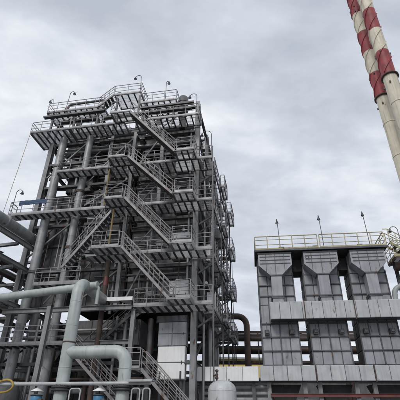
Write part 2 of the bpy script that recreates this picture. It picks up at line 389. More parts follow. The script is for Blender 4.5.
# pipework hung on the frame: verticals between the levels and long level runs
for x, y, z0, z1, r, m in ((-8.75, .35, 8.7, 15.6, .10, 'pipe_grey'), (-6.0, .55, 8.7, 23.5, .12, 'lagging'), (-5.2, .35, 12.3, 19.3, .07, 'pipe_rust'),
        (-10.6, .75, 10.5, 24, .11, 'pipe_grey'), (-10.2, .8, 12.3, 20, .07, 'steel_dark'), (-12.6, .75, 8, 23.8, .14, 'lagging'), (-3.4, .35, 8.7, 15.7, .08, 'pipe_grey'),
        (-3.1, .3, 16.2, 24, .10, 'pipe_grey'), (-2.2, .35, 16.2, 21, .06, 'pipe_rust'), (-.55, .2, 8.7, 24, .08, 'pipe_grey'), (.45, 1.2, 2, 23.8, .09, 'lagging'),
        (.5, 3.4, 2, 19, .16, 'lagging'), (.45, 6.4, 2, 20.5, .11, 'pipe_grey'), (.4, 7.6, 4, 19, .2, 'lagging'), (-7.4, .4, 16.1, 23.6, .09, 'pipe_rust'),
        (-4.5, -.1, 2, 8.5, .13, 'lagging'), (-5.2, .1, 1.5, 8.4, .09, 'pipe_grey'), (-6.2, .2, 1, 6.4, .16, 'pipe_grey'), (-8.4, .5, 1, 8.3, .22, 'lagging'),
        (-9.4, .3, 1, 6.3, .1, 'pipe_rust'), (-10.1, .6, 1, 8.4, .18, 'pipe_grey'), (-10.9, .2, 1, 8.4, .12, 'lagging'), (-11.7, .9, 1, 9, .25, 'pipe_grey'), (-7.2, .9, 1, 6.4, .14, 'pipe_rust'),
        (-12.5, .1, 1, 8, .09, 'pipe_grey'), (-2.9, .25, 1, 8.2, .17, 'casing'), (-.75, .9, 1, 8.2, .12, 'pipe_grey')):
    tw.line('riser', 'pipe', m, (x, y, z0), (x, y, z1), r)
for x0, x1, y, z, r, m in ((-13, -5.2, .55, 17.9, .07, 'pipe_grey'), (-13, -9.8, .6, 20.6, .12, 'lagging'), (-12.8, -.5, .5, 24.7, .09, 'pipe_grey'), (-9.2, -3, .4, 21.2, .06, 'pipe_grey'),
        (-12.8, -3.9, .2, 7.6, .08, 'pipe_grey'), (-12.8, -3.2, .6, 5.2, .13, 'lagging'), (-12.8, -3.2, .35, 4.6, .08, 'pipe_rust'), (-12.8, -8.2, .3, 7.2, .12, 'pipe_grey'),
        (-12, -3.2, 1.2, 4.0, .18, 'pipe_grey'), (-5, -.4, .55, 18.7, .06, 'pipe_grey'), (-5, -.4, .55, 15.2, .07, 'pipe_rust'), (-5, -.4, .5, 11.4, .07, 'lagging')):
    tw.line('pipe_run', 'pipe', m, (x0, y, z), (x1, y, z), r)
for k in range(54):      # cable trays, small level runs and raking stays across the front
    x = random.uniform(-12.6, -3.0); ln = random.uniform(2.0, 5.5); x2 = min(x + ln, -.4); z = random.uniform(9.2, 25.8); y = random.uniform(.05, .62)
    if k % 4 == 0: tw.box('cable_tray', 'steel_light', (x, x2), (y, y + .22), (z, z + .07))
    elif k % 4 == 1: tw.line('stay', 'rod', 'steel_light', (x, y, z), (x + 1.9, y, min(z + 2.2, 25.8)), .045, .045)
    else: tw.line('pipe_run', 'pipe', random.choice(['pipe_grey', 'lagging', 'steel_light', 'pipe_rust']), (x, y, z), (x2, y, z), random.uniform(.035, .075))
for k in range(18):      # gear hung along the right flank
    y = random.uniform(.6, 9.4); z = random.choice([L[1], L[2], L[3], L[4]]) + random.uniform(.2, 2.8)
    if k % 2: tw.box('junction_box', random.choice(['steel', 'steel_light', 'casing', 'lagging']), (.3, random.uniform(.5, .9)), (y, y + random.uniform(.3, .8)), (z, z + random.uniform(.3, .9)))
    else: tw.line('pipe_run', 'pipe', random.choice(['pipe_grey', 'lagging', 'steel_dark']), (random.uniform(.3, .8), max(.2, y - 3), z), (random.uniform(.3, .8), min(9.7, y + 2), z), random.uniform(.05, .13))
for k in range(26):      # thin conduits climbing from level to level
    x = random.uniform(-12.5, -.6); z = random.choice([8.8, 12.4, 16.2, 19.8]); y = random.uniform(.0, .5)
    tw.line('conduit', 'rod', random.choice(['rail', 'steel_light', 'pipe_rust', 'lagging']), (x, y, z), (x, y, z + random.uniform(2.2, 3.6)), random.uniform(.025, .05))
for k in range(64):      # hand valves, junction boxes and brackets
    x = random.uniform(-12.8, .2); z = random.choice(list(L.values())[:5]) + random.uniform(.5, 2.6); y = random.uniform(.05, .4)
    if k % 3 == 0:
        v = tw.mesh('valve', MB().lathe((x, y, z), [(0, -.2), (.12, -.2), (.12, -.12), (.07, -.08), (.13, 0), (.07, .1), (.04, .12), (.03, .38), (0, .38)], 10), 'pipe_rust' if k % 2 else 'pipe_grey')
        tw.mesh('handwheel', MB().tube([(x + .17 * math.cos(a), y + .17 * math.sin(a), z + .37) for a in [2 * math.pi * i / 12 for i in range(13)]], .02, 6, False), 'steel_dark', v)
    else:
        s1 = random.uniform(.25, .6); s2 = random.uniform(.3, .8)
        tw.plate('junction_box', random.choice(['steel', 'steel_light', 'casing']), (x, x + s1), y, (z, z + s2), .18, 0)
# the two big round risers on the left of the front
pipe('thick pale grey riser pipe beside the outer left column of the boiler tower', [(-11.9, -.35, 0), (-11.9, -.35, 24.0)], .33, 'pipe_grey', rings=[((-11.9, -.35, 11.6), (0, 0, 1)), ((-11.9, -.35, 20.9), (0, 0, 1))], name='riser_pipe', lag=1.9)
pipe('grey and rusty riser pipe, second from the left edge of the boiler tower', [(-9.42, -.3, 0), (-9.42, -.3, 24.0)], .29, 'pipe_grey', rings=[((-9.42, -.3, 13.4), (0, 0, 1)), ((-9.42, -.3, 18.3), (0, 0, 1))], ringm='pipe_rust', name='riser_pipe', lag=2.3)

# ---- front walkways, highest first
R1 = -1.55
platform('left corner walkway of boiler tower one storey below roof, jutting over open air', -14.5, -10.9, R1, .9, L[5], [[(-10.9, R1), (-14.5, R1), (-14.5, .9)]])
platform('middle walkway of boiler tower just below the roof stairs', -10.85, -5.9, R1, -.1, L[5], [[(-10.85, R1), (-5.9, R1)]])
platform('right walkway below the roof of boiler tower, at the head of the top stair', -5.0, .35, R1, -.15, L[5], [[(-3.9, R1), (.35, R1), (.35, -.15)]])
platform('landing at the head of the topmost stair flight of boiler tower', -6.7, -5.05, -2.75, R1 + .0, L[5] + .03, [[(-5.9, -2.75), (-6.7, -2.75), (-6.7, R1)]], group='stair landings of the boiler tower')
platform('fourth-storey walkway of boiler tower behind two riser pipes', -11.1, -6.75, R1, -.65, L[4], [[(-6.75, R1), (-11.1, R1), (-11.1, -.65)]])
platform('fourth-storey walkway of boiler tower running behind the stair flights', -6.7, 1.45, R1, .0, L[4], [[(-4.0, R1), (-1.2, R1)], [(.2, R1), (1.45, R1)]])
platform('landing at the head of the stair flight below the fourth storey', -6.3, -4.75, -2.75, R1, L[4] + .03, [[(-5.0, -2.75), (-6.3, -2.75), (-6.3, R1)]], group='stair landings of the boiler tower')
platform('long left walkway of boiler tower with a blue sheet tied to its railing', -14.35, -6.5, R1, -.7, L[3], [[(-6.5, R1), (-14.35, R1), (-14.35, -.7)]], edge='steel_light')
platform('third-storey walkway of boiler tower to the right of the stair landing', -6.45, 1.45, R1, .0, L[3], [[(-4.0, R1), (-1.0, R1)], [(.3, R1), (1.45, R1)]])
platform('landing at the head of the second lowest diagonal flight on the tower', -6.1, -4.6, -2.75, R1, L[3] + .03, [[(-4.8, -2.75), (-6.1, -2.75), (-6.1, R1)]], group='stair landings of the boiler tower')
platform('second-storey walkway of boiler tower behind two crossing stair flights', -7.4, 1.45, R1, -.2, L[2], [[(-4.0, R1), (-1.0, R1)], [(.3, R1), (1.45, R1)]], edge='steel_light')
platform('landing at the head of the lowest long diagonal flight, beside a yellowed post', -6.5, -4.4, -2.75, R1, L[2] + .03, [[(-4.6, -2.75), (-6.5, -2.75), (-6.5, R1)]], edge='steel_light', group='stair landings of the boiler tower')
platform('short walkway with railing round the two left riser pipes above the long pale pipe', -10.9, -7.6, R1, -.75, 10.35, [[(-7.6, R1), (-10.9, R1), (-10.9, -.75)]], edge='steel_light')
platform('first-storey walkway of boiler tower at the foot of the lowest diagonal flight', -3.6, 1.45, R1, .0, L[1], [[(-3.6, R1), (-1.0, R1)], [(.1, R1), (1.45, R1)]], edge='steel_light')
platform('low walkway with railing at lower left, behind the pale grey upright pipe', -16.5, -7.9, R1, -.6, 6.45, [[(-7.9, R1), (-16.5, R1)]], edge='steel_light')
for i, (lv, nm) in enumerate(((4, 'fourth'), (3, 'third'), (2, 'second'), (1, 'first'))):
    # right-foot landings and the walkways round the right flank
    platform(f'landing at the foot of a diagonal flight, {nm} storey, front right corner of the tower', -1.15, .3, -2.75, R1, L[lv] + .03, [[(-1.0, -2.75), (.3, -2.75), (.3, R1)]] if lv != 1 else [[(-.6, -2.75), (.3, -2.75), (.3, R1)]], group='stair landings of the boiler tower', edge='steel_light' if lv < 3 else 'steel')
    platform(f'{nm}-storey walkway along the right flank of boiler tower, running to its rear', .42, 1.42, .03, 9.6, L[lv] + .02, [[(1.42, .03), (1.42, 9.6), (.42, 9.6)]], group='walkways along the right flank of the boiler tower', sp=.6)
    for y in (.2, 4.8, 9.2): tw.line('bracket', 'box', 'steel', (.15, y, L[lv] - 1.1), (1.5, y, L[lv] - .25), .09, .11)
    tw.u('bracket', 'box', 'steel', (.8, 9.2, L[lv] - .3), (1.5, .1, .16))
# roof level
platform('roof platform at upper left of boiler tower with bent pipe frame above it', -13.9, -8.4, -.9, .9, L[6], [[(-8.4, -.9), (-13.9, -.9), (-13.9, .9)]], sp=.55)
platform('highest roof platform of boiler tower at the head of short roof stair', -7.55, -5.05, -.9, 1.0, 28.15, [[(-7.55, -.9), (-5.05, -.9), (-5.05, 1.0)]], sp=.55)
platform('roof platform of boiler tower beside the round vent drum', -5.0, -1.75, -.9, 1.0, 26.75, [[(-5.0, -.9), (-1.75, -.9), (-1.75, 1.0)]], sp=.55)
stair('short roof stair climbing to the highest platform of boiler tower', (-8.9, -.95, L[6]), (-7.6, -.95, 28.15), .8)
for x in (-13.4, -11.2, -9.0): tw.box('roof_post', 'steel', (x - .08, x + .08), (-.6, -.44), (24.2, 26.7)); tw.box('roof_post', 'steel', (x - .08, x + .08), (.4, .56), (24.2, 26.7))
for x in (-7.3, -5.2): tw.box('roof_post', 'steel', (x - .08, x + .08), (-.7, -.54), (24.2, 27.9))
for x in (-4.7, -2.0): tw.box('roof_post', 'steel', (x - .08, x + .08), (-.7, -.54), (24.2, 26.5))
pipe('bent dark pipe frame standing on the upper left roof platform', [(-12.3, -.3, L[6] + .02), (-12.3, -.3, L[6] + 1.25), (-8.7, -.3, L[6] + 1.35), (-8.7, -.3, L[6] + .02)], .11, 'steel', name='vent_pipe', bend=.35)
dt = T('vent_drum', 'round dark vent drum at the right end of the tower roof', 'drum', TW, (-1.35, .1, 25.7))
dt.mesh('shell', MB().lathe((-1.35, .1, 25.7), [(0, 0), (.42, 0), (.45, .05), (.45, 1.9), (.4, 2.0), (0, 2.05)], 20), 'steel')
for z in (26.2, 27.0): dt.mesh('hoop', MB().lathe((-1.35, .1, z), [(.45, 0), (.48, .01), (.48, .07), (.45, .08)], 20), 'steel_dark')
dt.mesh('support_stand', MB().box((-1.35, .1, 24.95), (.5, .5, 1.48)), 'steel_dark')
# big edge girders under the roof
for x0, x1, y, z in ((-14.2, -8.3, -.75, 26.5), (-5.0, -.2, -.7, 26.25), (-11, -.2, .6, 24.0), (-8.2, -.4, -.75, 25.6)):
    tw.u('girder', 'hbeam', 'steel', ((x0 + x1) / 2, y, z), (.18, .32, x1 - x0), Matrix.Rotation(rad(90), 3, 'Y'))

for x, y, z0, z1 in ((-5.35, -.15, 8.7, 24.0), (-2.9, -.1, 16.1, 24.0), (-7.6, .3, 16.1, 26.8)): tw.u('column', 'hbeam', 'steel_light', (x, y, (z0 + z1) / 2), (.26, .26, z1 - z0))
for p0, p1 in (((-9.0, 17.2), (-5.6, 19.4)), ((-8.6, 20.2), (-5.6, 23.5)), ((-5.1, 20.2), (-3.0, 23.6)), ((-12.9, 20.2), (-9.8, 23.6)), ((-12.9, 13.0), (-9.8, 15.7)), ((-5.1, 8.8), (-3.7, 11.9)), ((-8.9, 8.9), (-5.6, 11.6))):
    tw.line('brace', 'box', 'steel_light', (p0[0], -.02, p0[1]), (p1[0], -.02, p1[1]), .1, .1)
for lv, xs in ((5, [(-10.5, -6.0), (-4.6, .2)]), (4, [(-6.3, -1.9)]), (3, [(-9.0, -6.0), (-5.0, -1.9)]), (2, [(-7.2, -1.9)]), (1, [(-3.4, -2.0)])):
    for xa, xb in xs:
        for t, bx in PLAT:            # inner railing of whichever front walkway lies there
            if abs(bx[4] - L[lv]) < .02 and bx[0] - .1 <= xa and bx[1] + .1 >= xb: railing(t, [(xa, bx[3] - .1, L[lv]), (xb, bx[3] - .1, L[lv])], step=.8, toe=False, r=.022); break
# ---- stair flights on the front, top to bottom
stair('topmost long stair flight on the front of boiler tower', (-1.15, -2.7, L[4]), (-5.05, -2.7, L[5]), .95)
stair('second long stair flight from the top on the front of boiler tower', (-1.15, -2.7, L[3]), (-4.75, -2.7, L[4]), .95)
stair('third long stair flight from the top on the front of boiler tower', (-1.15, -2.7, L[2]), (-4.6, -2.7, L[3]), .95)
stair('lowest of four parallel long stair flights on the front of boiler tower', (-1.0, -2.7, L[1]), (-4.4, -2.7, L[2]), .95)
stair('stair rising rightward behind the landing, between the second riser pipe and yellowed post', (-9.2, -1.45, L[2] - .9), (-6.0, -1.45, L[3] - .25), .75, m='rail')
stair('stair rising rightward over a dark wall below the long level beam', (-7.4, -.55, 5.4), (-3.75, -.55, L[1]), .8, m='steel')
stair('stair going down rightward behind the pale grey tee pipe', (-3.9, -1.4, 2.9), (-7.9, -1.4, 6.4), .85)
stair('bottom stair descending rightward in front of the white cabinet', (1.7, -2.6, .7), (-2.4, -2.6, 4.75), .9)
platform('bottom landing beside the grey upright post, left of the white cabinet', -3.5, -2.42, -2.65, -1.0, 4.78, [[(-2.5, -2.65), (-3.5, -2.65)]], group='stair landings of the boiler tower')

wp = T('white_sheet', 'narrow white sheet lying on the long level beam left of the lowest flight', 'sheet', TW, (-4.6, -1.2, 8.9))
wp.box('sheet', 'white_panel', (-5.5, -3.7), (-1.5, -.9), (9.0, 9.06)); wp.box('lip', 'white_panel', (-5.5, -3.7), (-1.53, -1.502), (8.98, 9.22))
for x in (-5.4, -4.6, -3.8): wp.box('bracket', 'steel_dark', (x - .03, x + .03), (-1.45, -1.0), (8.66, 8.998))
# ---- long level beam, posts and cabinets in the lower front
bt = T('level_beam', 'long pale level beam across the lower front of boiler tower', 'beam', TW, (-7.5, -1.7, 8.4))
bt.box('web', 'steel_light', (-12.6, -3.65), (-1.68, -1.62), (8.38, 8.62))
for z in (8.365, 8.635): bt.box('flange', 'steel_light', (-12.6, -3.65), (-1.78, -1.52), (z - .014, z + .014))
bt = T('level_beam', 'short pale beam edging the dark wall behind the elbow of the tee pipe', 'beam', TW, (-5.8, -1.1, 6.4))
bt.box('web', 'steel_light', (-7.85, -3.5), (-1.1, -1.04), (6.4, 6.6)); bt.box('flange', 'steel_light', (-7.85, -3.5), (-1.2, -.94), (6.602, 6.625))
for (x, y, z1, lb) in ((-3.6, -1.3, 8.37, 'pale grey upright post below the foot of the lowest diagonal flight'), (-8.05, -3.6, 8.2, 'slender grey post under the long pale pipe at lower left'),
                       (-13.6, -2.2, 12.6, 'grey upright post at the far left under the very large pipe')):
    t = T('support_post', lb, 'post', TW, (x, y, 0), 'free standing posts of the boiler tower')
    t.u('shaft', 'hbeam', 'steel_light', (x, y, z1 / 2), (.26, .26, z1)); t.box('base_plate', 'steel', (x - .24, x + .24), (y - .24, y + .24), (0, .14)); t.box('cap_plate', 'steel', (x - .18, x + .18), (y - .18, y + .18), (z1, z1 + .025))
t = T('brown_riser', 'rust brown riser pipe with red top where the pale pipe ends', 'pipe', TW, (-5.85, -1.1, 0))
t.mesh('pipe_run', MB().tube([(-5.85, -1.1, 1.0), (-5.85, -1.1, 11.9)], .17, 16), 'pipe_rust'); t.mesh('red_cap', MB().tube([(-5.85, -1.1, 10.15), (-5.85, -1.1, 10.75)], .178, 16, False), 'red_paint')
def cabinet(label, x0, x1, y, z0, z1, m, rows, cols, d=.5, slat=False):
    t = T('equipment_cabinet', label, 'cabinet', TW, ((x0 + x1) / 2, y, z0), 'pale cabinets on the boiler tower')
    t.mesh('body', MB().box(((x0 + x1) / 2, y + d / 2 + .05, (z0 + z1) / 2), (x1 - x0, d, z1 - z0)), m)
    for r in range(rows):
        for c in range(cols):
            t.plate('panel', m, (x0 + (x1 - x0) * c / cols, x0 + (x1 - x0) * (c + 1) / cols), y, (z0 + (z1 - z0) * r / rows, z0 + (z1 - z0) * (r + 1) / rows), .05, .035)
    t.box('handle', 'steel_dark', (x1 - .22, x1 - .19), (y - .04, y), (z0 + (z1 - z0) * .45, z0 + (z1 - z0) * .55))
    return t
c1 = cabinet('large white panelled cabinet between two columns near the ground', -2.25, -.5, .0, 4.5, 6.4, 'white_panel', 2, 1)
for x in (-2.05, -.75): c1.box('leg', 'steel_dark', (x - .07, x + .07), (.15, .3), (.1, 4.5)); c1.box('lug', 'steel_dark', (x - .05, x + .05), (-.04, 0), (4.5, 4.95))
cabinet('grey panelled cabinet standing on the large white cabinet', -2.3, -.45, .02, 6.43, 7.9, 'filter_panel', 2, 2)
cabinet('dark grey panelled box under the first-storey walkway', -2.5, -.45, .1, 7.92, 8.35, 'filter_frame', 1, 1)
for lv, nm in ((1, 'first'), (2, 'second'), (3, 'third'), (4, 'fourth')):
    cabinet(f'pale cabinet beside the right corner column on the {nm} storey', -1.75, -.4, .1, L[lv] + .12, L[lv] + (2.1 if lv < 4 else 1.7), 'duct_pale' if lv != 3 else 'steel_light', 4, 1)
# ---- yellowed post and light ropes
one('yellow_post', MB().tube([(-5.7, -1.75, L[2] + .03), (-5.7, -1.75, L[2] + 3.4)], .07, 10), 'ochre', 'yellowed upright post on the landing of the lowest long flight', 'post', TW, (-5.7, -1.75, L[2] + .03))
one('yellow_post', MB().tube([(-6.5, -1.75, L[3] + .03), (-6.5, -1.75, L[3] + 3.2)], .06, 10), 'ochre', 'yellowed upright post left of the middle stair landing', 'post', TW, (-6.5, -1.75, L[3] + .03))
one('hanging_rope', MB().tube([(-14.3, -1.75, 24.0), (-14.62, -1.85, 15.5), (-15.0, -1.9, 11.0), (-15.3, -1.9, 1.0)], .018, 6), 'rope', 'thin rope hanging down at the far left of the tower', 'rope', TW, (-15.3, -1.9, 1))
# blue sheet on the left railing
bs = MB(); nx, nz = 24, 8
for i in range(nx + 1):
    for k in range(nz + 1):
        x = -13.6 + 2.3 * i / nx; bs.v.append((x, -1.62 - .02 * math.sin(i * 1.3 + k * .4) - .012 * math.sin(k * 2.1 + i * .5), L[3] + 1.12 - (.40 + .03 * math.sin(i * .9) + .02 * math.sin(i * 2.3)) * k / nz))
for i in range(nx):
    for k in range(nz): bs.f.append((i * (nz + 1) + k, i * (nz + 1) + k + 1, (i + 1) * (nz + 1) + k + 1, (i + 1) * (nz + 1) + k)); bs.sm.append(True)
o = one('tarpaulin', bs, 'blue_sheet', 'dark blue sheet tied along the left walkway railing', 'tarpaulin', TW, (-12.4, -1.6, L[3] + .4))
md = o.modifiers.new('thickness', 'SOLIDIFY'); md.thickness = .01
# ---- small balconies stepping out along the right flank
for lv, nm in ((1, 'first'), (2, 'second'), (3, 'third'), (4, 'fourth')):
    z = L[lv] - .35
    platform(f'narrow balcony stepping out at the rear of the right flank, {nm} storey', 1.56, 1.98, 6.7, 9.4, z, [[(1.6, 6.7), (1.98, 6.7), (1.98, 9.4), (1.56, 9.4)]], group='balconies on the right flank of the boiler tower', sp=.45)
    platform(f'narrow balcony stepping out midway along the right flank, {nm} storey', 1.56, 1.9, 2.4, 4.6, z + .2, [[(1.6, 2.4), (1.9, 2.4), (1.9, 4.6), (1.56, 4.6)]], group='balconies on the right flank of the boiler tower', sp=.45)
# ---- upright posts along the outer edge of the right flank
for y, z0, z1 in ((-1.5, 4.0, 20.7), (3.0, .0, 20.7), (6.4, 0, 20.7), (9.5, 0, 20.7)): tw.line('flank_post', 'box', 'steel', (1.5, y, z0), (1.5, y, z1), .09, .09)
for lv in (1, 2, 3, 4):
    for k in range(9):
        y = .8 + k * 1.02 + random.uniform(-.2, .2); z = L[lv]
        kind = random.choice((0, 0, 1, 2))
        if kind == 0: h = random.uniform(.5, 1.7); tw.box('control_box', random.choice(['steel_light', 'steel', 'casing', 'lagging']), (.7, random.uniform(.95, 1.3)), (y, y + random.uniform(.3, .6)), (z + .03, z + h))
        elif kind == 1: tw.line('riser', 'pipe', random.choice(['pipe_grey', 'lagging', 'pipe_rust']), (random.uniform(.6, 1.2), y, z - 2.5), (random.uniform(.6, 1.2), y, z + 1.4), random.uniform(.05, .12))
        else: tw.line('stay', 'box', 'steel', (.2, y, z - 1.4), (1.4, y + .6, z - .2), .07, .08)
one('cable_pole', MB().tube([(1.62, 9.75, 0), (1.62, 9.75, 17.2)], .028, 8), 'steel', 'thin upright pole at the rear right edge of the tower', 'pole', TW, (1.62, 9.75, 0))
# ---- lamps
gooseneck('gooseneck lamp leaning out at the upper left roof corner', (-13.2, -.9, L[6]), 1.45, -1, tilt=-.35, reach=.3)
gooseneck('gooseneck lamp above the bent pipe frame on the roof', (-12.1, -.9, L[6] + .2), 1.9, 1, tilt=.1)
gooseneck('highest gooseneck lamp, above the top roof platform', (-5.15, -.85, 28.15), 1.9, -1, tilt=-.05, reach=.55)
gooseneck('gooseneck lamp beside the round vent drum on the roof', (-2.75, -.85, 26.75), 2.2, 1, reach=.22)
gooseneck('gooseneck lamp at the right end of the walkway below the roof', (.2, -1.5, L[5]), 2.0, -1, reach=.6)
gooseneck('gooseneck lamp at the right corner of the fourth storey', (1.4, -1.4, L[4]), 2.3, -1, reach=.75)
gooseneck('gooseneck lamp above the blue sheet at the left walkway end', (-14.2, -1.5, L[3]), 2.0, 1, reach=.5)

# ================================================================== LEFT PIPE RACK
LRZ = rad(-16)
LR = Frame((-13.45, 27.0), LRZ)       # x across, y along the run towards the tower
pipe('very large pale grey pipe running into the left flank of the tower', [(-.0, -20, 14.65), (0, 5.5, 14.65)], .4, 'pipe_grey', fr=LR, name='main_pipe', org=(0, -8, 14.65), rings=[((0, -1.6, 14.65), (0, 1, 0))], ringm='pipe_grey', lag=1.5)
rk = T('pipe_rack', 'grey steel pipe rack at the left edge running towards the tower', 'pipe rack', LR, (-1.6, -3, 0))
for x in (-3.4, .55):
    rk.u('beam', 'hbeam', 'steel_light', (x, -4, 13.6), (.22, .34, 22), Matrix.Rotation(rad(90), 3, 'X')); rk.u('beam', 'hbeam', 'steel_light', (x, -4, 11.9), (.2, .28, 22), Matrix.Rotation(rad(90), 3, 'X'))
    rk.u('beam', 'hbeam', 'steel_light', (x, -4, 9.2), (.2, .28, 22), Matrix.Rotation(rad(90), 3, 'X'))
    for y in (3.0, -9): rk.u('column', 'hbeam', 'steel_light', (x, y, 6.9), (.3, .3, 13.8))
for y in (3.0, -.4, -4.2, -9):
    for z in (13.35, 11.6, 9.0): rk.u('cross_beam', 'hbeam', 'steel_light', (-1.42, y, z), (.2, .24, 3.9), Matrix.Rotation(rad(90), 3, 'Y'))
for x, z, r, m in ((-2.8, 14.0, .2, 'lagging'), (-2.2, 13.95, .14, 'pipe_rust'), (-1.5, 14.05, .24, 'pipe_grey'), (-2.6, 12.3, .18, 'pipe_dark'), (-1.9, 12.25, .13, 'pipe_grey'), (-1.1, 12.35, .22, 'pipe_dark'), (-.3, 12.2, .12, 'lagging'), (-2.4, 9.6, .25, 'pipe_dark'), (-1.4, 9.55, .2, 'pipe_grey'), (-.5, 9.5, .16, 'pipe_dark')):
    if z < 13: rk.line('rack_pipe', 'pipe', m, (x, -14, z), (x, 6, z), r)
for y0, y1 in ((-4.2, -.4), (-.4, 3.0)): rk.line('brace', 'box', 'steel_light', (.55, y0, 9.4), (.55, y1, 11.7), .1, .12); rk.line('brace', 'box', 'steel_light', (-3.3, y0, 11.7), (.5, y0, 9.3), .1, .1)

# ================================================================== FOREGROUND PIPEWORK
pr = .325; Y = -5.0
t = T('tee_pipe', 'large pale grey pipe rising, bending back to the tower, with a side branch', 'pipe', TW, (-5.7, Y, 0))
t.mesh('upright', MB().tube(arc([(-5.7, Y, .3), (-5.7, Y, 9.12), (-5.75, -1.1, 9.12)], .72, 12), pr, 32), 'pipe_pale')
br = t.mesh('branch', MB().tube(arc([(-5.7, Y, 5.26), (-2.46, Y, 5.26), (-2.46, Y, .3)], .62, 12), pr * .985, 32), 'pipe_pale')
t.mesh('weld_ring', MB().lathe((-5.7, Y, 5.72), [(pr, 0), (pr + .015, .01), (pr + .015, .07), (pr, .08)], 32), 'pipe_rust')
for x, ob in ((-5.7, None), (-2.46, br)):
    for z in (3.42, 3.55):
        t.mesh('flange', MB().lathe((x, Y, z), [(pr * .9, 0), (pr + .17, 0), (pr + .17, .09), (pr * .9, .09)], 28), 'steel_dark', ob)
    for k in range(14):
        a = 2 * math.pi * k / 14; t.u('bolt', 'rod', 'steel', (x + (pr + .1) * math.cos(a), Y + (pr + .1) * math.sin(a), 3.53), (.022, .022, .34), None, ob)
for x in (-4.55, -3.5): t.mesh('weld_seam', MB().tube([(x - .015, Y, 5.26), (x + .015, Y, 5.26)], pr * .985 + .006, 32), 'pipe_pale', br)
for z in (1.5, 2.6, 4.4): t.mesh('seam_band', MB().lathe((-2.46, Y, z), [(pr * .985, 0), (pr + .004, .005), (pr + .004, .03), (pr * .985, .035)], 32), 'pipe_pale', br)
for z in (4.5, 6.6, 7.9): t.mesh('seam_band', MB().lathe((-5.7, Y, z), [(pr, 0), (pr + .006, .005), (pr + .006, .04), (pr, .045)], 32), 'pipe_pale')
pipe('long pale level pipe crossing behind the upright pipe from the left edge', [(-16, -4.05, 8.32), (-5.0, -4.05, 9.17)], .235, 'pipe_pale', name='level_pipe', org=(-9, -4, 8.8), lag=2.7)
pipe('short pale drop pipe behind the top elbow of the upright pipe', [(-5.2, -4.0, 9.1), (-4.95, -4.0, 9.05), (-4.95, -4.0, 8.05)], .1, 'pipe_pale', name='drop_pipe', bend=.12, n=14)
for x, lb in ((-6.92, 'blue valve actuator with white conical cap left of the upright pipe'), (-3.62, 'blue valve actuator with white conical cap under the side branch')):
    v = T('valve_actuator', lb, 'valve', TW, (x, Y - .1, 0), 'blue valve actuators with conical caps')
    v.mesh('body', MB().lathe((x, Y - .1, 2.12), [(.1, 0), (.1, .4), (.26, .45), (.27, 1.05), (.22, 1.15), (0, 1.16)], 20), 'blue')
    v.mesh('spindle', MB().tube([(x, Y - .1, 3.3), (x, Y - .1, 3.62)], .035, 8), 'steel_dark')
    v.mesh('rain_cap', MB().lathe((x, Y - .1, 3.44), [(.32, -.04), (.325, -.01), (.07, .14), (.04, .19), (0, .2)], 24), 'white_panel')
    for z in (2.62, 3.2): v.mesh('clamp_ring', MB().lathe((x, Y - .1, z), [(.26, 0), (.3, .01), (.3, .05), (.26, .06)], 20), 'steel_dark')
    v.mesh('side_gearbox', MB().box((x + .3, Y - .2, 2.95), (.16, .2, .26)), 'steel')
    v.mesh('stand', MB().tube([(x, Y - .1, .1), (x, Y - .1, 2.25)], .12, 12), 'steel_dark')
pipe('pale level conduit crossing the bottom left in front of the valves', [(-14, Y - .3, 3.74), (-1.0, Y - .3, 3.74)], .085, 'duct_pale', name='conduit', org=(-6, Y - .3, 3.7))
for i, (x0, x1, lb) in enumerate(((-5.0, -4.45, 'small pale pipe hoop right of the upright pipe base'), (-1.85, -1.45, 'small pale pipe hoop below the end of the level conduit'), (-1.3, -.95, 'outer pale pipe hoop at the very end of the level conduit'))):
    pipe(lb, [(x0, Y - .45, .2), (x0, Y - .45, 3.5), (x1, Y - .45, 3.5), (x1, Y - .45, .2)], .035, 'duct_pale', name='pipe_hoop', bend=.12, group='pale pipe hoops', n=10)
sh = T('flat_shelf', 'pale flat tray at the right end of the level conduit', 'tray', TW, (-1.5, Y - .3, 3.8)); sh.box('sheet', 'duct_pale', (-2.1, -.85), (Y - .6, Y), (3.83, 3.88)); sh.box('lip', 'duct_pale', (-2.1, -.85), (Y - .62, Y - .602), (3.78, 3.89)); sh.box('leg', 'steel', (-1.7, -1.62), (Y - .1, Y - .02), (0, 3.83))
hp = [(-9.6, Y - .35, 3.36), (-8.9, Y - .42, 3.33), (-8.35, Y - .44, 3.4), (-8.12, Y - .44, 3.62), (-8.25, Y - .44, 3.86), (-8.55, Y - .44, 3.93), (-8.85, Y - .44, 3.86), (-9.2, Y - .44, 3.8), (-10.2, Y - .42, 3.95)]
def spline(P, n=6):
    P = [Vector(p) for p in P]; o = []
    for i in range(len(P) - 1):
        a, b, c, d = P[max(i - 1, 0)], P[i], P[i + 1], P[min(i + 2, len(P) - 1)]
        for k in range(n):
            t_ = k / n; o.append(.5 * (2 * b + (c - a) * t_ + (2 * a - 5 * b + 4 * c - d) * t_ ** 2 + (3 * b - a - 3 * c + d) * t_ ** 3))
    return o + [P[-1]]
pipe('yellow hose looped at the lower left edge', spline(hp), .05, 'hose', cat='hose', name='hose', bend=.02, n=10)
